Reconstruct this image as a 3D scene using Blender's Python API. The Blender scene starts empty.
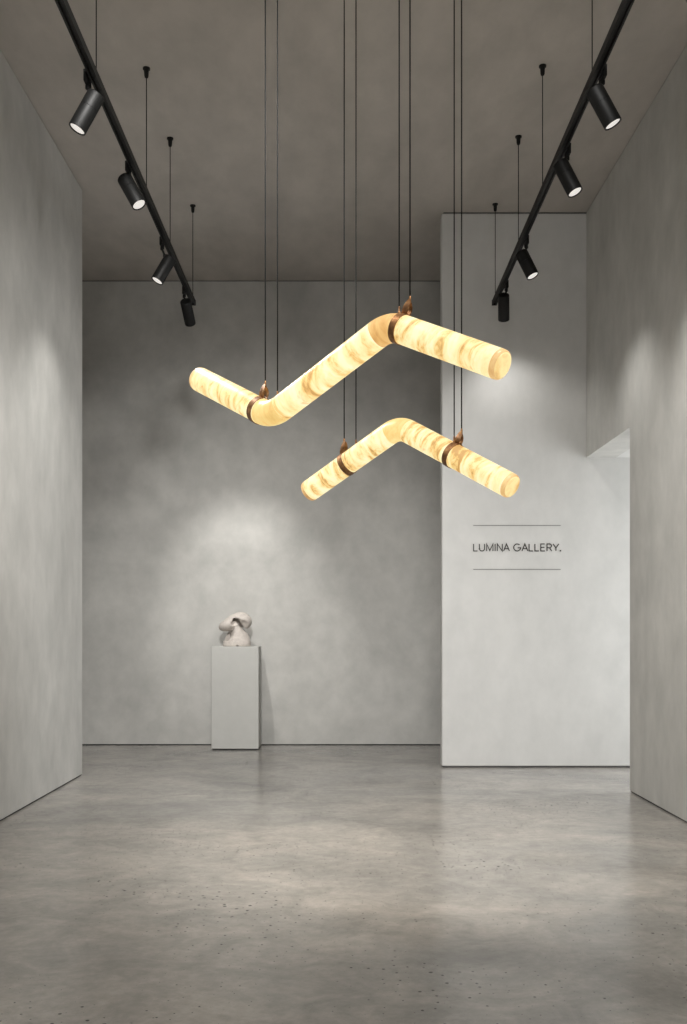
import bpy, bmesh, math
import numpy as np
from mathutils import Vector, Matrix

C = bpy.context.scene.collection
F, VX, VY, EYE = 1000.0, 338.0, 630.0, 1.3      # focal length in pixels, horizon, eye height
CEIL = 5.25
def at(px, py, d):                               # photograph pixel at a given distance -> point in the room
    return Vector(((px - VX) * d / F, d, EYE + (VY - py) * d / F))

# ------------------------------------------------------------------ helpers
def mesh_obj(name, bm, mat, parent=None, smooth=False):
    me = bpy.data.meshes.new(name)
    bmesh.ops.recalc_face_normals(bm, faces=bm.faces[:])
    if smooth:
        for f in bm.faces: f.smooth = True
    bm.to_mesh(me); bm.free()
    me.materials.append(mat)
    o = bpy.data.objects.new(name, me); C.objects.link(o)
    if parent is not None:
        o.parent = parent
        me.transform(Matrix.Translation(-parent.location))
    return o
def smooth_by_angle(o, deg=35):
    me = o.data
    for p in me.polygons: p.use_smooth = True
    bm = bmesh.new(); bm.from_mesh(me)
    for e in bm.edges:
        if len(e.link_faces) == 2 and e.calc_face_angle(0) > math.radians(deg): e.smooth = False
    bm.to_mesh(me); bm.free()
def add_box(bm, a, b, bevel=0.0, seg=2):
    x0, y0, z0 = a; x1, y1, z1 = b
    vs = [bm.verts.new(p) for p in ((x0,y0,z0),(x1,y0,z0),(x1,y1,z0),(x0,y1,z0),(x0,y0,z1),(x1,y0,z1),(x1,y1,z1),(x0,y1,z1))]
    fs = [bm.faces.new([vs[i] for i in q]) for q in ((0,3,2,1),(4,5,6,7),(0,1,5,4),(1,2,6,5),(2,3,7,6),(3,0,4,7))]
    if bevel:
        es = {e for f in fs for e in f.edges}
        bmesh.ops.bevel(bm, geom=list(es), offset=bevel, segments=seg, affect='EDGES', profile=0.5)
def frame(a):
    a = a.normalized(); up = Vector((0,0,1)) if abs(a.z) < .95 else Vector((0,1,0))
    u = (up - a * up.dot(a)).normalized(); return a, u, a.cross(u)
def add_lathe(bm, origin, axis, prof, n=32):     # prof: (distance along axis, radius)
    a, u, v = frame(axis); rings = []
    for t, r in prof:
        if r <= 1e-6: rings.append([bm.verts.new(origin + a*t)])
        else: rings.append([bm.verts.new(origin + a*t + (u*math.cos(k*2*math.pi/n) + v*math.sin(k*2*math.pi/n))*r) for k in range(n)])
    for A, B in zip(rings, rings[1:]):
        for k in range(n):
            l = (k+1) % n
            if len(A) == 1 and len(B) == 1: continue
            if len(A) == 1: bm.faces.new((A[0], B[k], B[l]))
            elif len(B) == 1: bm.faces.new((A[k], A[l], B[0]))
            else: bm.faces.new((A[k], A[l], B[l], B[k]))
def add_tube(bm, p, q, r, n=10):
    L = (q-p).length; add_lathe(bm, p, q-p, [(0,0),(0,r),(L,r),(L,0)], n)
def sweep(bm, pts, radii, n=40, cap0=None, cap1=None):
    # tube along planar points; caps are lists of (offset along end tangent, radius factor)
    up = PL_UP; rings = []
    def ring(c, t, r):
        t = t.normalized(); u = (up - t*up.dot(t)).normalized(); v = t.cross(u)
        return [bm.verts.new(c + (u*math.cos(k*2*math.pi/n) + v*math.sin(k*2*math.pi/n))*r) for k in range(n)]
    N = len(pts)
    tan = [(pts[min(i+1,N-1)] - pts[max(i-1,0)]).normalized() for i in range(N)]
    if cap0:
        for off, k in reversed(cap0):
            rings.append([bm.verts.new(pts[0] - tan[0]*off)] if k == 0 else ring(pts[0] - tan[0]*off, tan[0], radii[0]*k))
    for i in range(N): rings.append(ring(pts[i], tan[i], radii[i]))
    if cap1:
        for off, k in cap1:
            rings.append([bm.verts.new(pts[-1] + tan[-1]*off)] if k == 0 else ring(pts[-1] + tan[-1]*off, tan[-1], radii[-1]*k))
    for A, B in zip(rings, rings[1:]):
        for k in range(n):
            l = (k+1) % n
            if len(A) == 1: bm.faces.new((A[0], B[l], B[k]))
            elif len(B) == 1: bm.faces.new((A[k], A[l], B[0]))
            else: bm.faces.new((A[k], A[l], B[l], B[k]))
def thing(name, label, cat, loc, group=None):
    o = bpy.data.objects.new(name, None); C.objects.link(o); o.location = loc
    o.empty_display_size = .05
    o['label'] = label; o['category'] = cat
    if group: o['group'] = group
    return o
def struct(name, bm, mat):
    o = mesh_obj(name, bm, mat); o['kind'] = 'structure'; return o

# ------------------------------------------------------------------ materials
def new_mat(name):
    m = bpy.data.materials.new(name); m.use_nodes = True
    nt = m.node_tree; b = nt.nodes['Principled BSDF']
    return m, nt, b
def node(nt, kind, **kw):
    n = nt.nodes.new(kind)
    for k, v in kw.items():
        if k in n.inputs.keys(): n.inputs[k].default_value = v
        else: setattr(n, k, v)
    return n
def ramp(nt, fac, stops):
    r = nt.nodes.new('ShaderNodeValToRGB'); el = r.color_ramp.elements
    while len(el) < len(stops): el.new(0.5)
    for e, (p, c) in zip(el, stops): e.position = p; e.color = (*c, 1) if len(c) == 3 else c
    nt.links.new(fac, r.inputs[0]); return r
def noise(nt, co, scale, detail=4, rough=.55, stretch=(1,1,1), off=(0,0,0), dist=0):
    mp = nt.nodes.new('ShaderNodeMapping'); mp.inputs['Scale'].default_value = stretch; mp.inputs['Location'].default_value = off
    nt.links.new(co, mp.inputs[0])
    n = node(nt, 'ShaderNodeTexNoise', Scale=scale, Detail=detail, Roughness=rough, Distortion=dist)
    nt.links.new(mp.outputs[0], n.inputs['Vector']); return n
def mix(nt, a, b, fac, mode='MIX'):
    m = nt.nodes.new('ShaderNodeMix'); m.data_type = 'RGBA'; m.blend_type = mode
    for s, v in ((m.inputs[0], fac), (m.inputs[6], a), (m.inputs[7], b)):
        if hasattr(v, 'links') or isinstance(v, bpy.types.NodeSocket): nt.links.new(v, s)
        else: s.default_value = v if not isinstance(v, tuple) else (*v, 1)
    return m.outputs[2]
def plaster(name, col, stretch=(1,1,.6), amt=.11, off=(0,0,0), fine=1.0):
    m, nt, b = new_mat(name)
    co = nt.nodes.new('ShaderNodeTexCoord').outputs['Object']
    n1 = noise(nt, co, .9, 5, .6, stretch, off, .6); n2 = noise(nt, co, 4.5, 6, .6, stretch, off)
    lo = tuple(c*(1-amt) for c in col); hi = tuple(min(1, c*(1+amt)) for c in col)
    r1 = ramp(nt, n1.outputs[0], [(.3, lo), (.7, hi)])
    r2 = ramp(nt, n2.outputs[0], [(.32, (1-.12*fine,1-.115*fine,1-.12*fine)), (.66, (1+.04*fine,1+.035*fine,1+.03*fine))])
    nt.links.new(mix(nt, r1.outputs[0], r2.outputs[0], 1.0, 'MULTIPLY'), b.inputs['Base Color'])
    b.inputs['Roughness'].default_value = .8
    b.inputs['Specular IOR Level'].default_value = .25
    bp = node(nt, 'ShaderNodeBump', Strength=.12, Distance=.01); nt.links.new(n2.outputs[0], bp.inputs['Height'])
    nt.links.new(bp.outputs[0], b.inputs['Normal'])
    return m
M_WALL = plaster('grey_wall_plaster', (.54,.535,.515))
M_WALL2 = plaster('pale_partition_plaster', (.62,.62,.61), (1,1,.7), .05, (3,1,7), .6)
M_BACK = plaster('back_wall_plaster', (.52,.515,.495), (1,1,.9), .13, (7,0,2))
M_CEIL = plaster('taupe_ceiling_plaster', (.53,.495,.46), (1,.5,1), .09)
def plain(name, col, rough=.5, metal=0.0, spec=.5):
    m, nt, b = new_mat(name)
    b.inputs['Base Color'].default_value = (*col, 1); b.inputs['Roughness'].default_value = rough
    b.inputs['Metallic'].default_value = metal; b.inputs['Specular IOR Level'].default_value = spec
    return m
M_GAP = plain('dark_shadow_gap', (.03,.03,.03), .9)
M_CEILGAP = plain('ceiling_joint_grey', (.12,.12,.118), .9)
def black_metal(name, v=.004, rough=.55):
    m, nt, b = new_mat(name)
    co = nt.nodes.new('ShaderNodeTexCoord').outputs['Object']
    n = noise(nt, co, 60, 3)
    r = ramp(nt, n.outputs[0], [(.3, (v*.8,v*.8,v*.8)), (.7, (v*1.2,v*1.25,v*1.2))])
    nt.links.new(r.outputs[0], b.inputs['Base Color']); b.inputs['Roughness'].default_value = rough; b.inputs['Specular IOR Level'].default_value = .3
    return m
M_BLACK = black_metal('black_powder_coat'); M_WIRE = black_metal('black_cable', .005, .8)

def floor_mat():
    m, nt, b = new_mat('polished_concrete')
    co = nt.nodes.new('ShaderNodeTexCoord').outputs['Object']
    n1 = noise(nt, co, .55, 6, .62, (1,1.6,1), (2,5,0), 1.2)
    n2 = noise(nt, co, 3.0, 10, .68, (1,1,1), (0,1,0), .8)
    n3 = noise(nt, co, 16, 9, .75, (1,1,1))
    r1 = ramp(nt, n1.outputs[0], [(.34, (.250,.242,.228)), (.5, (.31,.294,.272)), (.66, (.375,.350,.32))])
    r2 = ramp(nt, n2.outputs[0], [(.36, (.78,.785,.78)), (.5, (.97,.965,.96)), (.62, (1.12,1.11,1.09))])
    r3 = ramp(nt, n3.outputs[0], [(.36, (.87,.87,.87)), (.62, (1.07,1.07,1.07))])
    c = mix(nt, mix(nt, r1.outputs[0], r2.outputs[0], 1.0, 'MULTIPLY'), r3.outputs[0], 1.0, 'MULTIPLY')
    # scattered pinholes, gathered in clusters
    vo = node(nt, 'ShaderNodeTexVoronoi', Scale=17.0, Randomness=1.0); vo.voronoi_dimensions = '2D'; nt.links.new(co, vo.inputs['Vector'])
    cl = noise(nt, co, 1.1, 4, .6, (1,1,1), (9,2,0))
    th = nt.nodes.new('ShaderNodeMapRange'); th.inputs[1].default_value = .36; th.inputs[2].default_value = .66
    th.inputs[3].default_value = .0; th.inputs[4].default_value = .16
    nt.links.new(cl.outputs[0], th.inputs[0])
    sepc = nt.nodes.new('ShaderNodeSeparateColor'); nt.links.new(vo.outputs['Color'], sepc.inputs[0])
    ml = node(nt, 'ShaderNodeMath', operation='MULTIPLY'); nt.links.new(th.outputs[0], ml.inputs[0]); nt.links.new(sepc.outputs[0], ml.inputs[1])
    lt = node(nt, 'ShaderNodeMath', operation='LESS_THAN'); nt.links.new(vo.outputs['Distance'], lt.inputs[0]); nt.links.new(ml.outputs[0], lt.inputs[1])
    c = mix(nt, c, (.045,.042,.038), lt.outputs[0])
    nt.links.new(c, b.inputs['Base Color'])
    rr = ramp(nt, n2.outputs[0], [(.36, (.25,.25,.25)), (.64, (.16,.16,.16))])
    nt.links.new(rr.outputs[0], b.inputs['Roughness'])
    b.inputs['Specular IOR Level'].default_value = .62
    bp = node(nt, 'ShaderNodeBump', Strength=.07, Distance=.015); nt.links.new(n2.outputs[0], bp.inputs['Height'])
    nt.links.new(bp.outputs[0], b.inputs['Normal'])
    return m
M_FLOOR = floor_mat()

def alabaster(name, stops, strength, axis, off, band=6.0, dist=1.6, dark=(.86,.48,.17), vein_lo=.66):
    """translucent stone lit from inside: the veining is the stone's own pattern, cut across the tube"""
    m, nt, b = new_mat(name)
    co = nt.nodes.new('ShaderNodeTexCoord').outputs['Object']
    # rotate so that X of the pattern runs along the tube
    a, u, v = frame(axis)
    def dotn(vec):
        d = node(nt, 'ShaderNodeVectorMath', operation='DOT_PRODUCT'); nt.links.new(co, d.inputs[0]); d.inputs[1].default_value = vec; return d.outputs['Value']
    cb = nt.nodes.new('ShaderNodeCombineXYZ')
    for i, w in enumerate((a, u, v)): nt.links.new(dotn(w), cb.inputs[i])
    n1 = noise(nt, cb.outputs[0], band, 5, .56, (1.0,.32,.32), off, dist)
    n2 = noise(nt, cb.outputs[0], band*2.6, 6, .7, (1,.5,.5), (off[1]+3, off[0], 1), dist)
    add = node(nt, 'ShaderNodeMath', operation='MULTIPLY_ADD'); nt.links.new(n2.outputs[0], add.inputs[0]); add.inputs[1].default_value = .35
    nt.links.new(n1.outputs[0], add.inputs[2])
    r = ramp(nt, add.outputs[0], [(p, c) for p, c in stops])
    # sparse rust veins
    n3 = noise(nt, cb.outputs[0], band*.75, 5, .65, (1,.6,.6), (off[0]+11, off[1]+4, 2), 2.2)
    rv = ramp(nt, n3.outputs[0], [(vein_lo, (0,0,0)), (vein_lo+.10, (1,1,1))])
    n4 = noise(nt, cb.outputs[0], band*5, 4, .7, (1,.5,.5), (5,7,2), 1)
    rv2 = ramp(nt, n4.outputs[0], [(.42, (0,0,0)), (.62, (.75,.75,.75))])
    f = mix(nt, rv.outputs[0], rv2.outputs[0], 1.0, 'MULTIPLY')
    c = mix(nt, r.outputs[0], dark, f)
    b.inputs['Base Color'].default_value = (.12,.09,.05,1)
    b.inputs['Roughness'].default_value = .4; b.inputs['Specular IOR Level'].default_value = .2
    nt.links.new(c, b.inputs['Emission Color']); b.inputs['Emission Strength'].default_value = strength
    return m
BRIGHT = [(.52, (.58,.31,.09)), (.59, (.86,.57,.20)), (.65, (1.0,.77,.36)), (.715, (1.0,.87,.46)), (.81, (1.0,.94,.60))]
AMBER  = [(.50, (.55,.25,.07)), (.64, (.72,.39,.12)), (.80, (.85,.54,.20))]
GOLD   = [(.50, (.72,.43,.12)), (.64, (.84,.57,.19)), (.80, (.95,.72,.30))]

def copper_mat():
    m, nt, b = new_mat('aged_copper')
    co = nt.nodes.new('ShaderNodeTexCoord').outputs['Object']
    n = noise(nt, co, 30, 5, .6)
    r = ramp(nt, n.outputs[0], [(.3, (.13,.06,.027)), (.55, (.26,.135,.06)), (.75, (.44,.26,.12))])
    nt.links.new(r.outputs[0], b.inputs['Base Color'])
    b.inputs['Metallic'].default_value = .75; b.inputs['Roughness'].default_value = .42
    return m
M_COPPER = copper_mat()
def stone_mat():
    m, nt, b = new_mat('off_white_sculpture_stone')
    co = nt.nodes.new('ShaderNodeTexCoord').outputs['Object']
    n = noise(nt, co, 35, 5, .6)
    r = ramp(nt, n.outputs[0], [(.3, (.50,.455,.42)), (.7, (.64,.59,.54))])
    nt.links.new(r.outputs[0], b.inputs['Base Color']); b.inputs['Roughness'].default_value = .7
    return m
M_STONE = stone_mat()
M_PED = plaster('pale_grey_plinth_paint', (.52,.52,.50), (2,2,2), .02, (0,0,0), .3)
def emit(name, col, s):
    m, nt, b = new_mat(name)
    b.inputs['Base Color'].default_value = (.3,.3,.3,1); b.inputs['Emission Color'].default_value = (*col, 1); b.inputs['Emission Strength'].default_value = s
    return m
M_LENS = emit('lit_lamp_lens', (1,.95,.88), .72)
M_INK = plain('dark_lettering', (.035,.033,.03), .6)
M_RULE = plain('grey_rule_line', (.22,.22,.21), .6)

# ------------------------------------------------------------------ room
XL, XR = -2.292, 2.347
DL, DJ, DS, DB = 8.96, 8.04, 9.45, 11.30        # left wall end, right jamb, sign wall, back wall
SX = .980; HD = 2.93; REAR = -2.5; G = .011
bm = bmesh.new(); add_box(bm, (-5.2, REAR, -.2), (5.6, 11.8, 0)); struct('floor', bm, M_FLOOR)
bm = bmesh.new(); add_box(bm, (-5.2, REAR, CEIL), (5.6, 11.8, CEIL+.2)); struct('ceiling', bm, M_CEIL)
def wall(name, boxes, mat, bevel=0):
    bm = bmesh.new()
    for a, b in boxes: add_box(bm, a, b, bevel)
    return struct(name, bm, mat)
T = CEIL - .011
wall('wall_left', [((XL-.25, REAR, G), (XL, DL, T))], M_WALL)
wall('wall_back', [((-5, DB, G), (5.4, DB+.25, T))], M_BACK)
wall('wall_recess', [((-4.9, DL-.2, G), (XL-.25, DL, T))], M_WALL)
wall('wall_recess_end', [((-5.0, DL, 0), (-4.8, DB, CEIL))], M_WALL)
wall('wall_partition', [((SX, DS, G), (5.2, DS+.13, T))], M_WALL2, .012)
wall('wall_right', [((XR, REAR, G), (XR+.28, DJ, T))], M_WALL)
wall('wall_right_header', [((XR, DJ, HD), (XR+.28, DS, T))], M_WALL)
wall('wall_passage', [((XR+.28, DJ-.2, 0), (5.0, DJ, CEIL))], M_WALL)
wall('wall_passage_end', [((5.0, DJ-.2, 0), (5.2, DS, CEIL)), ((5.2, DS+.13, 0), (5.4, DB, CEIL))], M_WALL2)
wall('ceiling_passage', [((XR+.28, DJ, HD), (5.0, DS, HD+.12))], M_WALL2)
# recessed shadow-gap strips below the walls and at the ceiling joint
r = .008
wall('baseboard_left', [((XL-.2, REAR, 0), (XL-r, DL-r, G))], M_GAP)
wall('baseboard_back', [((-4.8, DB+r, 0), (5.0, DB+.2, G))], M_GAP)
wall('baseboard_partition', [((SX+r+.01, DS+r, 0), (5.0, DS+.13-r, G))], M_GAP)
wall('baseboard_right', [((XR+r, REAR, 0), (XR+.27, DJ-r, G))], M_GAP)
wall('trim_1', [((XL-.2, REAR, T), (XL-r, DL-r, CEIL))], M_CEILGAP)
wall('trim_2', [((-4.8, DB+r, T), (5.0, DB+.2, CEIL))], M_CEILGAP)
wall('trim_3', [((SX+r+.01, DS+r, T), (5.0, DS+.13-r, CEIL))], M_CEILGAP)
wall('trim_4', [((XR+r, REAR, T), (XR+.27, DS-r, CEIL))], M_CEILGAP)

# ------------------------------------------------------------------ track lighting
TZ = EYE + 3.03                                  # underside of both rails
def make_track(Xn, Xf, anchors, label):
    d_end = 9.33; XX = lambda d: Xn + (Xf-Xn)*(d-4.8)/4.5; X = XX(d_end)
    t = thing('light_track', label, 'track light rail', Vector((X, d_end, TZ)), 'suspended lighting rails')
    bm = bmesh.new(); w, h = .021, .046
    d0, d1 = 2.2, d_end                          # channel profile: box with a groove along the underside
    prof = [(-w,0),(-w,h),(w,h),(w,0),(w*.45,0),(w*.45,.014),(-w*.45,.014),(-w*.45,0)]
    A = [bm.verts.new((XX(d0)+x, d0, TZ+z)) for x, z in prof]; B = [bm.verts.new((X+x, d1, TZ+z)) for x, z in prof]
    for k in range(8): bm.faces.new((A[k], A[(k+1)%8], B[(k+1)%8], B[k]))
    bm.faces.new(A); bm.faces.new(B[::-1])
    mesh_obj('rail', bm, M_BLACK, t)
    bm = bmesh.new(); add_box(bm, (X-.023, d_end-.012, TZ-.002), (X+.023, d_end+.006, TZ+.048), .002); mesh_obj('end_cap', bm, M_BLACK, t)
    for d in anchors:
        X = XX(d)
        bm = bmesh.new(); add_tube(bm, Vector((X, d, TZ+.04)), Vector((X, d, CEIL-.03)), .0032, 8)
        wr = mesh_obj('suspension_wire', bm, M_WIRE, t, True)
        bm = bmesh.new(); add_lathe(bm, Vector((X, d, CEIL)), Vector((0,0,-1)), [(0,0),(0,.026),(.010,.026),(.014,.017),(.056,.015),(.066,.012),(.070,.006),(.070,0)], 20)
        c = mesh_obj('ceiling_anchor', bm, M_BLACK, t); smooth_by_angle(c)
        bm = bmesh.new(); add_lathe(bm, Vector((X, d, TZ+.045)), Vector((0,0,1)), [(0,0),(0,.011),(.02,.011),(.026,.006),(.026,0)], 12)
        mesh_obj('wire_grip', bm, M_BLACK, t)
    return t
make_track(-1.343, -1.350, (5.56, 7.03, 8.03, 9.30), 'black suspended lighting rail beside the left wall, carrying four spotlights')
make_track(1.407, 1.458, (5.57, 7.00, 8.00, 9.27), 'black suspended lighting rail beside the right wall, carrying four spotlights')

def make_spot(track_x, side, d, rear_px, front_px, L, away, label, power, size=1.7, r=.050, col=(1,.975,.935), aim=None):
    rear = at(*rear_px, d)
    # front centre: on the ray through its pixel, L from the rear
    ray = at(*front_px, 1.0) - Vector((0,0,EYE)); o = Vector((0,0,EYE)) - rear
    qa, qb, qc = ray.dot(ray), 2*ray.dot(o), o.dot(o) - L*L
    disc = max(0, qb*qb - 4*qa*qc); s = math.sqrt(disc)
    k = (-qb + (s if away else -s)) / (2*qa)
    front = Vector((0,0,EYE)) + ray*k; a = (front-rear).normalized(); L = (front-rear).length
    track_x += (0 if side < 0 else 1.407-1.445+.0113*(d-4.8)); ax = track_x + side*.033
    t = thing('track_spotlight', label, 'spotlight', Vector((track_x, d, TZ)), 'cylindrical spotlights on the two rails')
    bm = bmesh.new()
    add_box(bm, (min(ax-.011, ax+.011), d-.055, TZ-.026), (ax+.011, d+.045, TZ+.040), .004)
    add_lathe(bm, Vector((ax, d, TZ-.026)), Vector((0,0,-1)), [(0,0),(0,.013),(.018,.013),(.022,.009),(.022,0)], 16)
    mesh_obj('adapter', bm, M_BLACK, t)
    pivot = rear + a*.045
    bm = bmesh.new()                             # stem with a knuckle that clips to the housing
    p0 = Vector((ax, d, TZ-.04))
    add_tube(bm, p0, p0.lerp(pivot, .55), .008, 12); add_tube(bm, p0.lerp(pivot, .5), pivot, .011, 12)
    k = p0.lerp(pivot, .5); add_lathe(bm, k - Vector((.013,0,0)), Vector((1,0,0)), [(0,0),(0,.013),(.026,.013),(.026,0)], 16)
    mesh_obj('bracket', bm, M_BLACK, t)
    bm = bmesh.new()
    add_lathe(bm, rear, a, [(0,0),(0,r*.86),(.006,r*.97),(.012,r),(L*.40,r),(L*.405,r*.965),(L*.42,r*.965),(L*.425,r),(L-.002,r),(L,r*.985),(L,r*.89),(L-.016,r*.84),(L-.016,0)], 40)
    h = mesh_obj('housing', bm, M_BLACK, t); smooth_by_angle(h, 25)
    bm = bmesh.new(); add_lathe(bm, rear, a, [(L-.012,0),(L-.012,r*.83),(L-.005,r*.83),(L-.003,r*.45),(L-.002,0)], 32)
    mesh_obj('lens', bm, M_LENS, h, True).matrix_parent_inverse = Matrix.Identity(4)
    # fix lens offset (housing sits at the thing's origin)
    ln = h.children[0]; ln.data.transform(Matrix.Translation(-t.location)); 
    ld = bpy.data.lights.new('spot_beam', 'SPOT'); ld.energy = power; ld.spot_size = size; ld.spot_blend = 1.0; ld.shadow_soft_size = .04; ld.color = col
    lo = bpy.data.objects.new('spot_beam', ld); C.objects.link(lo); lo.parent = t
    lo.location = front + a*.045 - t.location
    q = (a if aim is None else (Vector(aim)-front)).to_track_quat('-Z', 'Y'); lo.rotation_euler = q.to_euler(); lo.location = front + a*.045 - t.location
    return t
LT, RT = -1.349, 1.445
P = 150
make_spot(LT, -1, 5.52, (96.5,94.5), (77,129.3), .2275, False,  'black cylinder spotlight nearest on the left rail, tilted out toward the left wall', 90, aim=(-2.3, 6.0, 1.9))
make_spot(LT, -1, 6.59, (124,177.6), (139.3,205.0), .225, False, 'black cylinder spotlight second from near end of left rail, aimed inward to the floor', 260)
make_spot(LT, -1, 7.85, (170.6,258), (157,281), .220, False, 'black cylinder spotlight third along the left rail, tilted toward the left wall', 50, aim=(-2.3, 7.9, 1.9))
make_spot(LT, -1, 8.98, (185.5,301), (190.3,323.5), .240, True, 'black cylinder spotlight at the far end of the left rail, aimed at the sculpture', 265, .80, aim=(-1.0, 11.3, 1.45))
make_spot(RT, 1, 5.47, (594,89), (613.2,124.4), .2225, False, 'black cylinder spotlight nearest on the right rail, tilted out toward the right wall', 88, aim=(2.36, 6.0, 1.8))
make_spot(RT, 1, 6.35, (560,163), (575.3,192.5), .225, False, 'black cylinder spotlight second from the near end of the right rail, with brightly lit lens', 70, aim=(2.36, 6.4, 1.2))
make_spot(RT, 1, 7.82, (521,252.5), (532.9,276.2), .220, False, 'black cylinder spotlight third along the right rail, tilted toward the wall opening', 50, aim=(2.36, 7.9, 1.6))
make_spot(RT, 1, 8.82, (503.6,294.5), (503.8,319.8), .235, True, 'black cylinder spotlight at the far end of the right rail, hanging straight down', 22, 2.2, aim=(1.75, 9.49, 1.6))

# ------------------------------------------------------------------ alabaster pendants
def bend_path(corners, R):
    """straight runs and fillet arcs: list of sections (kind, points)"""
    secs = []; start = corners[0]
    for i in range(1, len(corners)-1):
        p, q, n = corners[i-1], corners[i], corners[i+1]
        u = (p-q).normalized(); v = (n-q).normalized(); half = u.angle(v)/2
        Tn = R/math.tan(half); a, b = q+u*Tn, q+v*Tn
        cen = q + (u+v).normalized()*(R/math.sin(half))
        secs.append(('straight', [start.lerp(a, k/10) for k in range(11)]))
        ra, rb = a-cen, b-cen; ang = ra.angle(rb); arc = []
        for k in range(13):
            t = k/12; arc.append(cen + (ra*math.sin((1-t)*ang) + rb*math.sin(t*ang))/math.sin(ang))
        secs.append(('bend', arc)); start = b
    secs.append(('straight', [start.lerp(corners[-1], k/10) for k in range(11)]))
    return secs
def at_px(secs, px):                             # centreline point and tangent whose picture column is px
    pts = [p for _, s in secs for p in s]
    for a, b in zip(pts, pts[1:]):
        if (b-a).length < 1e-6: continue
        xa, xb = VX + a.x/a.y*F, VX + b.x/b.y*F
        if xa <= px <= xb:
            return a.lerp(b, (px-xa)/(xb-xa)), (b-a).normalized()
CAP = [(.10,.992),(.22,.955),(.33,.89),(.40,.80),(.425,.70),(.43,.5),(.43,.25),(.43,0)]
M_RIM = alabaster('alabaster_rim', [(.50,(.50,.26,.09)),(.64,(.74,.44,.17)),(.80,(.90,.62,.28))], .95, Vector((.7,-.6,-.4)), (1,1,1), 12)
M_CAP = alabaster('alabaster_cap', [(.50,(.66,.38,.13)),(.62,(.90,.62,.24)),(.78,(1.0,.80,.38))], 1.0, Vector((.7,-.6,-.4)), (6,1,1), 14)
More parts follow.
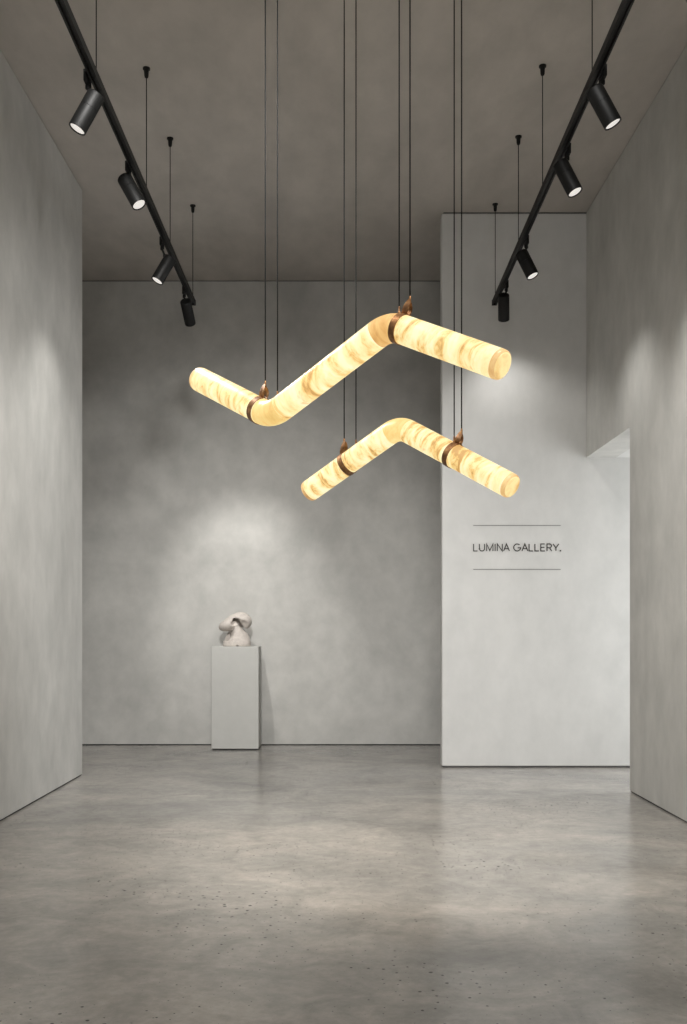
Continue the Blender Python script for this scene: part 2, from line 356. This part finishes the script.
def make_pendant(corners, R, rad, clamps, label, mats):
    global PL_UP
    t = thing('alabaster_pendant', label, 'pendant light', corners[1].copy(), 'alabaster pendant lights')
    nrm = (corners[1]-corners[0]).cross(corners[2]-corners[1]).normalized(); PL_UP = nrm
    secs = bend_path(corners, R); ns = len(secs)
    for i, (kind, pts) in enumerate(secs):
        bm = bmesh.new()
        lip = [(0,.97),(0,0)]; cap = [(rad*.04,.999),(rad*.04,0)]
        pts = list(pts)
        e = .0012                                # hairline seam between the stone pieces
        if i: pts[0] = pts[0].lerp(pts[1], e/(pts[1]-pts[0]).length)
        if i < ns-1: pts[-1] = pts[-1].lerp(pts[-2], e/(pts[-1]-pts[-2]).length)
        if i == 0: pts[0] = pts[0] + (pts[1]-pts[0]).normalized()*rad*.43
        if i == ns-1: pts[-1] = pts[-1] - (pts[-1]-pts[-2]).normalized()*rad*.43
        if i in (0, ns-1):                       # a thicker end piece of the same stone closes the tube
            e0, ed = (pts[0], (pts[0]-pts[1]).normalized()) if i == 0 else (pts[-1], (pts[-1]-pts[-2]).normalized())
            b2 = bmesh.new(); add_lathe(b2, e0, ed, [(.045*rad,0),(.045*rad,rad*.999),(.18*rad,rad*.995),(.28*rad,rad*.975),(.36*rad,rad*.93),(.41*rad,rad*.86)], 48)
            co_ = mesh_obj('cap_rim', b2, M_RIM, t); smooth_by_angle(co_, 50)
            b2 = bmesh.new(); add_lathe(b2, e0, ed, [(.30*rad,0),(.41*rad,rad*.86),(.435*rad,rad*.74),(.45*rad,rad*.4),(.455*rad,0)], 48)
            mesh_obj('end_cap', b2, M_CAP, t, True)
        sweep(bm, pts, [rad]*len(pts), 48, cap if i == 0 else lip, cap if i == ns-1 else lip)
        o = mesh_obj('glowing_elbow' if kind == 'bend' else 'glowing_tube', bm, mats[i], t); smooth_by_angle(o, 60)
    for cpx, cord_px, tip_px in clamps:
        c, a = at_px(secs, cpx)
        up = Vector((0,0,1)); u = (up - a*a.z).normalized(); v = a.cross(u)
        hw, r0, r1 = .0185*rad/.0725, rad+.0006, rad+.0050; n = 56
        bm = bmesh.new(); rr = []
        gap = .16                                # the strap is open on top, where its two ends turn up
        for k in range(n+1):
            th = gap + (2*math.pi-2*gap)*k/n; dv = u*math.cos(th) + v*math.sin(th)
            rr.append([bm.verts.new(c + dv*q + a*w) for q, w in ((r0,-hw),(r1,-hw),(r1,hw),(r0,hw))])
        for A, B in zip(rr, rr[1:]):
            for k in range(4): bm.faces.new((A[k], A[(k+1)%4], B[(k+1)%4], B[k]))
        bm.faces.new(rr[0]); bm.faces.new(rr[-1][::-1])
        cl = mesh_obj('copper_clamp', bm, M_COPPER, t); smooth_by_angle(cl, 50); cl['label'] = 'aged copper strap clamp'
        # the two upturned ends: leaves that rise, swell and lean together at the cable
        H = .080*rad/.0725
        tip = c + u*(rad+H)
        ka = ((tip_px-VX)/F*tip.y - tip.x)/(a.x - (tip_px-VX)/F*a.y); tip = tip + a*ka; skew = a*ka
        for sgn in (1, -1):
            bm = bmesh.new(); rows = []
            base = c + (u*math.cos(gap*sgn) + v*math.sin(gap*sgn))*((r0+r1)/2)
            lean = .010*sgn
            m = 14
            for k in range(m+1):
                s = k/m
                off = rad*gap*(1-s)**1.6 + .020*math.sin(math.pi*s)*(1-s*.3) + .0015
                wd = hw*(1.0 + .20*math.sin(math.pi*s)) * math.sqrt(max(.02, 1 - .92*s**4))
                p = c + u*(((r0+r1)/2)*math.cos(gap)*(1-s) + (rad+H*(1.0 if sgn > 0 else .86))*s) + v*sgn*off + skew*s + a*lean*math.sin(math.pi*s)
                nv = v*sgn
                tw = a*math.cos(.35*s*sgn) + v*math.sin(.35*s*sgn)
                rows.append([bm.verts.new(p + tw*w + nv*q) for w, q in ((-wd,-.0018),(-wd,.0018),(0,.0030),(wd,.0018),(wd,-.0018),(0,-.0006))])
            for A, B in zip(rows, rows[1:]):
                for k in range(6): bm.faces.new((A[k], A[(k+1)%6], B[(k+1)%6], B[k]))
            bm.faces.new(rows[0]); bm.faces.new(rows[-1][::-1])
            lf = mesh_obj('clamp_leaf', bm, M_COPPER, t); smooth_by_angle(lf, 60)
        bm = bmesh.new(); add_lathe(bm, tip - Vector((0,0,.022)), Vector((0,0,1)), [(0,0),(0,.006),(.026,.006),(.034,.0035),(.034,0)], 14)
        mesh_obj('cable_grip', bm, M_COPPER, t)
        bm = bmesh.new(); add_tube(bm, tip, Vector((tip.x, tip.y, CEIL)), .0036, 10); mesh_obj('suspension_cable', bm, M_WIRE, t, True)
        # feed cable lands straight on top of the tube
        e, ea = at_px(secs, cord_px); top = e + Vector((0,0,1))*(rad/max(.3, math.sqrt(1-ea.z**2)))
        bm = bmesh.new(); add_lathe(bm, top - Vector((0,0,.012)), Vector((0,0,1)), [(0,0),(0,.0085),(.016,.0085),(.020,.006),(.042,.005),(.046,.003),(.046,0)], 14)
        mesh_obj('cable_gland', bm, M_COPPER, t)
        bm = bmesh.new(); add_tube(bm, top, Vector((top.x, top.y, CEIL)), .0034, 10); mesh_obj('feed_cable', bm, M_WIRE, t, True)
    return t
def mat_set(corners, specs):
    out = []
    for i, (nm, stops, st, off, band, vl) in enumerate(specs):
        j = i//2; ax = corners[j+1]-corners[j] if i % 2 == 0 else corners[j+2]-corners[j]
        out.append(alabaster(nm, stops, st, ax, off, band, vein_lo=vl))
    return out
big = [at(198.2,378.6,5.92), at(271,416.3,5.45), at(390,325,4.93), at(503.0,365.6,4.52)]
make_pendant(big, .19, .0705, [(259.5, 277.5, 265.3), (401.0, 399.2, 410)], 'larger upper pendant light, zigzag glowing alabaster tube with two bends',
    mat_set(big, [('alabaster_banded', BRIGHT, 1.0, (0,0,0), 8, .68), ('alabaster_gold', GOLD, 1.0, (3,1,0), 7, .62), ('alabaster_pale', BRIGHT, 1.05, (8,2,0), 6, .58),
                  ('alabaster_amber', AMBER, 1.0, (1,6,0), 8, .58), ('alabaster_cream', BRIGHT, 1.0, (5,5,0), 8, .72)]))
k = .92
small = [at(307.5,492.2,6.75*k), at(399.3,426.6,6.3*k), at(512.5,486.9,5.73*k)]
make_pendant(small, .15, .0725*k, [(347.0, 356.0, 344.2), (453.0, 454.2, 461.6)], 'smaller lower pendant light, single-bend glowing alabaster tube',
    mat_set(small, [('alabaster_streaked', BRIGHT, 1.0, (2,9,0), 11, .64), ('alabaster_honey', GOLD, 1.04, (4,4,0), 6, .72), ('alabaster_mottled', BRIGHT, 1.0, (7,3,1), 10, .62)]))

# ------------------------------------------------------------------ pedestal and sculpture
PD = 10.83; PX0, PX1 = (211.2-VX)*PD/F, (258.6-VX)*PD/F; PTOP = EYE - (646.6-VY)*PD/F
ped = thing('display_pedestal', 'pale grey square display pedestal against the back wall', 'pedestal', Vector(((PX0+PX1)/2, PD+.2, 0)))
bm = bmesh.new(); add_box(bm, (PX0, PD, .012), (PX1, PD+.38, PTOP), .006, 3); mesh_obj('column', bm, M_PED, ped)
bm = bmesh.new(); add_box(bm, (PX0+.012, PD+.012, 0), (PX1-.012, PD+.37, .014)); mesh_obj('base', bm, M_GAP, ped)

def surface_nets(sdf, lo, hi, step):
    nx, ny, nz = [int((h-l)/step)+2 for l, h in zip(lo, hi)]
    gx, gy, gz = np.meshgrid(lo[0]+np.arange(nx)*step, lo[1]+np.arange(ny)*step, lo[2]+np.arange(nz)*step, indexing='ij')
    V = sdf(gx, gy, gz); ins = V < 0
    corners = [(i,j,k) for i in (0,1) for j in (0,1) for k in (0,1)]
    cell = np.stack([ins[i:nx-1+i, j:ny-1+j, k:nz-1+k] for i,j,k in corners])
    act = cell.any(0) & ~cell.all(0); idx = -np.ones(act.shape, int); cells = np.argwhere(act); idx[act] = np.arange(len(cells))
    verts = []
    for (x,y,z) in cells:
        pts = []
        for (a,b) in ((0,1),(0,2),(0,4),(1,3),(1,5),(2,3),(2,6),(3,7),(4,5),(4,6),(5,7),(6,7)):
            ca, cb = corners[a], corners[b]
            va = V[x+ca[0],y+ca[1],z+ca[2]]; vb = V[x+cb[0],y+cb[1],z+cb[2]]
            if (va < 0) != (vb < 0):
                t = va/(va-vb); pts.append([ca[q]+(cb[q]-ca[q])*t for q in range(3)])
        m = np.mean(pts, 0); verts.append(((x+m[0])*step+lo[0], (y+m[1])*step+lo[1], (z+m[2])*step+lo[2]))
    faces = []
    for ax in range(3):
        o1, o2 = [(1,2),(2,0),(0,1)][ax]
        sl = [slice(None)]*3; sl2 = [slice(None)]*3; sl[ax] = slice(0,-1); sl2[ax] = slice(1,None)
        ch = np.argwhere(ins[tuple(sl)] != ins[tuple(sl2)])
        for p in ch:
            if p[o1] < 1 or p[o2] < 1: continue
            q = []
            for d1, d2 in ((1,1),(0,1),(0,0),(1,0)):
                c = p.copy(); c[o1] -= d1; c[o2] -= d2; q.append(c)
            try: f = [idx[tuple(c)] for c in q]
            except IndexError: continue
            if min(f) < 0: continue
            if not ins[tuple(p)]: f = f[::-1]
            faces.append([int(i) for i in f])
    return verts, faces
def smin(a, b, k):
    h = np.clip(.5+.5*(b-a)/k, 0, 1); return b*(1-h)+a*h - k*h*(1-h)
def smax(a, b, k): return -smin(-a, -b, k)
def ell(x, y, z, c, s, ang=0, yaw=0):            # tilted ellipsoid (ang in the picture plane)
    dx, dy, dz = x-c[0], y-c[1], z-c[2]
    ca, sa = math.cos(ang), math.sin(ang); u = dx*ca+dz*sa; w = -dx*sa+dz*ca
    cy, sy = math.cos(yaw), math.sin(yaw); u, v = u*cy+dy*sy, -u*sy+dy*cy
    k0 = np.sqrt((u/s[0])**2+(v/s[1])**2+(w/s[2])**2); k1 = np.sqrt((u/s[0]**2)**2+(v/s[1]**2)**2+(w/s[2]**2)**2)+1e-9
    return k0*(k0-1)/k1
def capsule(x, y, z, a, b, ra, rb):
    a = np.array(a); b = np.array(b); d = b-a
    t = np.clip(((x-a[0])*d[0]+(y-a[1])*d[1]+(z-a[2])*d[2])/d.dot(d), 0, 1)
    return np.sqrt((x-a[0]-d[0]*t)**2+(y-a[1]-d[1]*t)**2+(z-a[2]-d[2]*t)**2) - (ra+(rb-ra)*t)
def groove(x, z, pts, r):                        # distance to a polyline in the picture plane, cut deep from the front
    d = 9e9
    for (ax, az), (bx, bz) in zip(pts, pts[1:]):
        dx, dz = bx-ax, bz-az; t = np.clip(((x-ax)*dx+(z-az)*dz)/(dx*dx+dz*dz), 0, 1)
        d = np.minimum(d, np.sqrt((x-ax-dx*t)**2+(z-az-dz*t)**2))
    return d - r
def sculpt(x, y, z):
    low = ell(x, y, z, (.016,.01,.0), (.152,.135,.205))
    low = smax(low, -np.maximum(ell(x, y, z, (-.070,-.10,.112), (.080,.40,.046), .70), y-.040), .006)   # dark hollow at the left
    cone = smin(capsule(x, y, z, (.015,-.045,.232), (.04,-.030,.10), .028, .078), ell(x, y, z, (.045,-.02,.03), (.118,.10,.10)), .03)
    left = smin(ell(x, y, z, (-.062,-.01,.236), (.122,.105,.066), .34), ell(x, y, z, (.0,.0,.298), (.115,.095,.055), .40), .03)
    right = ell(x, y, z, (.074,.005,.272), (.106,.110,.088), -.10)
    right = smax(right, -ell(x, y, z, (.095,-.14,.205), (.085,.095,.085), -.6), .02)    # scooped underside of the hood
    top = smin(left, right, .035)
    top = smax(top, -ell(x, y, z, (.012,-.12,.262), (.055,.075,.036), .5), .012)
    nk = capsule(x, y, z, (.0,.03,.13), (.03,.03,.25), .055, .05)
    d = smin(smin(top, nk, .015), low, .006)
    cre = np.maximum(groove(x, z, [(-.004,.286),(.020,.284),(.042,.262),(.056,.232),(.085,.198),(.138,.152)], .0165), y-.065)
    d = smax(d, -cre, .004)
    d = smin(d, smax(cone, -np.maximum(groove(x, z, [(.012,.290),(.046,.262),(.060,.232),(.090,.199),(.145,.152)], .015), y-.065), .004), .006)
    d = smax(d, -capsule(x, y, z, (.033,-.15,.0), (.033,-.05,.0), .014, .010), .004)
    return smax(d, -z, .004)
vs, fs = surface_nets(sculpt, (-.20,-.16,-.02), (.21,.16,.40), .005)
me = bpy.data.meshes.new('abstract_sculpture'); me.from_pydata(vs, [], fs); me.materials.append(M_STONE)
for p in me.polygons: p.use_smooth = True
sc = bpy.data.objects.new('abstract_sculpture', me); C.objects.link(sc)
sd = PD + .19; sc.location = ((235.3-VX)*sd/F, sd, PTOP)
sc.scale = (1.02, 1, 1.02)
sm = sc.modifiers.new('smooth', 'SMOOTH'); sm.factor = .5; sm.iterations = 3
sc['label'] = 'small off-white abstract twisted stone sculpture on the pedestal'; sc['category'] = 'sculpture'

# ------------------------------------------------------------------ wall sign: hand-built sans capitals
SGY = DS - .004
def glyph(ch):
    """centre-line strokes in units of cap height, and the advance width"""
    arc = lambda cx, cy, rx, ry, a0, a1, n=18: [(cx+rx*math.cos(math.radians(a0+(a1-a0)*i/n)), cy+ry*math.sin(math.radians(a0+(a1-a0)*i/n))) for i in range(n+1)]
    if ch == 'L': return [[(0,1),(0,0),(.50,0)]], .50
    if ch == 'U': return [[(0,1),(0,.34)]+arc(.32,.34,.32,.34,180,360)+[(.64,1)]], .64
    if ch == 'M': return [[(0,0),(0,1),(.40,.06),(.80,1),(.80,0)]], .80
    if ch == 'I': return [[(0,0),(0,1)]], 0.0
    if ch == 'N': return [[(0,0),(0,1),(.64,0),(.64,1)]], .64
    if ch == 'A': return [[(0,0),(.37,1),(.74,0)], [(.12,.33),(.62,.33)]], .74
    if ch == 'G': return [arc(.44,.5,.44,.5,48,348,30)+[(.88,.46),(.50,.46)]], .88
    if ch == 'E': return [[(.50,1),(0,1),(0,0),(.52,0)], [(0,.52),(.47,.52)]], .52
    if ch == 'R': return [[(0,0),(0,1),(.32,1)]+arc(.32,.735,.25,.265,90,-90,14)+[(0,.47)], [(.32,.47),(.60,0)]], .60
    if ch == 'Y': return [[(0,1),(.36,.45),(.72,1)], [(.36,.45),(.36,0)]], .72
def stroke(bm, pts, w, x0, z0, s, y0, y1):
    P2 = [Vector((x0+p[0]*s, z0+p[1]*s)) for p in pts]; n = len(P2); L = []; Rr = []
    for i, p in enumerate(P2):
        d0 = (P2[i]-P2[i-1]).normalized() if i else (P2[1]-P2[0]).normalized()
        d1 = (P2[i+1]-P2[i]).normalized() if i < n-1 else d0
        n0, n1 = Vector((-d0.y, d0.x)), Vector((-d1.y, d1.x)); m = (n0+n1)
        m = m.normalized() if m.length > 1e-4 else n0
        k = w/2/max(.35, m.dot(n0)); e = Vector((0,0))
        L.append(p+m*k); Rr.append(p-m*k)
    rows = [[bm.verts.new((a.x,y0,a.y)), bm.verts.new((b.x,y0,b.y)), bm.verts.new((b.x,y1,b.y)), bm.verts.new((a.x,y1,a.y))] for a, b in zip(L, Rr)]
    for A, B in zip(rows, rows[1:]):
        for k in range(4): bm.faces.new((A[k], A[(k+1)%4], B[(k+1)%4], B[k]))
    bm.faces.new(rows[0]); bm.faces.new(rows[-1][::-1])
sx0, sx1 = (473.6-VX)*DS/F, (560.4-VX)*DS/F
zb, zt = EYE+(VY-551.0)*DS/F, EYE+(VY-544.0)*DS/F; cap = zt-zb; W = .0094
sg = thing('gallery_sign', 'dark wall lettering reading LUMINA GALLERY. between two thin grey lines', 'wall sign', Vector(((sx0+sx1)/2, DS, zb)))
text = 'LUMINA GALLERY.'
adv = []; gapw = {}
tot = 0
for i, ch in enumerate(text):
    if ch == ' ': adv.append(.30-.15); tot += .15; continue
    w = .06 if ch == '.' else glyph(ch)[1]
    adv.append(w); tot += w
def kern(a, b):
    if ' ' in (a, b): return .20
    g = .275
    if 'A' in (a, b): g -= .11
    if a == 'L': g -= .03
    if 'Y' in (a, b): g -= .10
    if a == 'Y' and b == '.': g -= .02
    return g
for a, b in zip(text, text[1:]): tot += kern(a, b)
s_ = (sx1-sx0)/tot; x = sx0
for i, ch in enumerate(text):
    if ch == ' ': x += adv[i]*s_
    elif ch == '.':
        bm = bmesh.new(); add_box(bm, (x-.2*W, SGY, zb-W/2), (x+1.2*W, DS, zb+W)); mesh_obj('full_stop', bm, M_INK, sg)
    else:
        bm = bmesh.new()
        for st in glyph(ch)[0]:
            stroke(bm, [(p[0]*s_/cap, p[1]) for p in st], W, x, zb, cap, SGY, DS)
        mesh_obj('letter', bm, M_INK, sg); x += adv[i]*s_
    if i < len(text)-1: x += kern(ch, text[i+1])*s_
for py in (525.5, 569.4):
    z = EYE+(VY-py)*DS/F
    bm = bmesh.new(); add_box(bm, (sx0-.003, SGY, z-.0034), (sx1+.002, DS, z+.0034)); mesh_obj('rule_line', bm, M_RULE, sg)

# ------------------------------------------------------------------ light and camera
def area(name, loc, rot, sx, sy, e, col=(1,1,1)):
    l = bpy.data.lights.new(name, 'AREA'); l.shape = 'RECTANGLE'; l.size = sx; l.size_y = sy; l.energy = e; l.color = col
    o = bpy.data.objects.new(name, l); C.objects.link(o); o.location = loc; o.rotation_euler = rot; return o
def beam(loc, to, e, size, soft=.05, col=(1,.93,.83)):  # added fill spot out of view, with no fixture, to brighten floor and walls
    l = bpy.data.lights.new('unseen_fill_spot', 'SPOT'); l.energy = e; l.spot_size = size; l.spot_blend = 1; l.shadow_soft_size = soft; l.color = col
    o = bpy.data.objects.new('unseen_fill_spot', l); C.objects.link(o); o.location = loc
    o.rotation_euler = (Vector(to)-Vector(loc)).to_track_quat('-Z','Y').to_euler()
beam((-.9, 3.9, 5.1), (.32, 5.85, 0), 700, .70, .4, (1,.92,.82))
beam((1.1, 3.9, 5.1), (.42, 5.85, 0), 700, .70, .4, (1,.92,.82))
beam((-.5, 3.2, 5.12), (-1.3, 11.3, .3), 1900, 1.0, .3, (1,.98,.95))
beam((.9, 3.2, 5.12), (1.8, 9.45, 1.9), 360, .60, .3, (1,.98,.95))
for x in (-1.30, 1.40): beam((x, 2.4, 4.1), (x*.3, 4.2, 0), 80, 2.2, .25, (1,.95,.88))
area('passage_daylight', (4.9, (DJ+DS)/2, 1.5), (0, math.radians(90), 0), 2.6, 1.2, 85, (.97,.985,1))
w = bpy.data.worlds.new('world'); bpy.context.scene.world = w; w.use_nodes = True
bg = w.node_tree.nodes['Background']; bg.inputs[0].default_value = (1,.975,.95,1); bg.inputs[1].default_value = 1.6

cam = bpy.data.cameras.new('camera'); co = bpy.data.objects.new('camera', cam); C.objects.link(co)
co.location = (0,0,EYE); co.rotation_euler = (math.radians(90),0,0)
cam.sensor_fit = 'VERTICAL'; cam.sensor_height = 24; cam.sensor_width = 24*687/1024; cam.lens = 24*F/1024
cam.shift_x = (343.5-VX)/1024; cam.shift_y = (VY-512)/1024; cam.clip_start = .05
S = bpy.context.scene; S.camera = co
S.view_settings.view_transform = 'Standard'; S.view_settings.look = 'None'; S.view_settings.gamma = 1; S.view_settings.use_curve_mapping = False
S.view_settings.exposure = 0.0
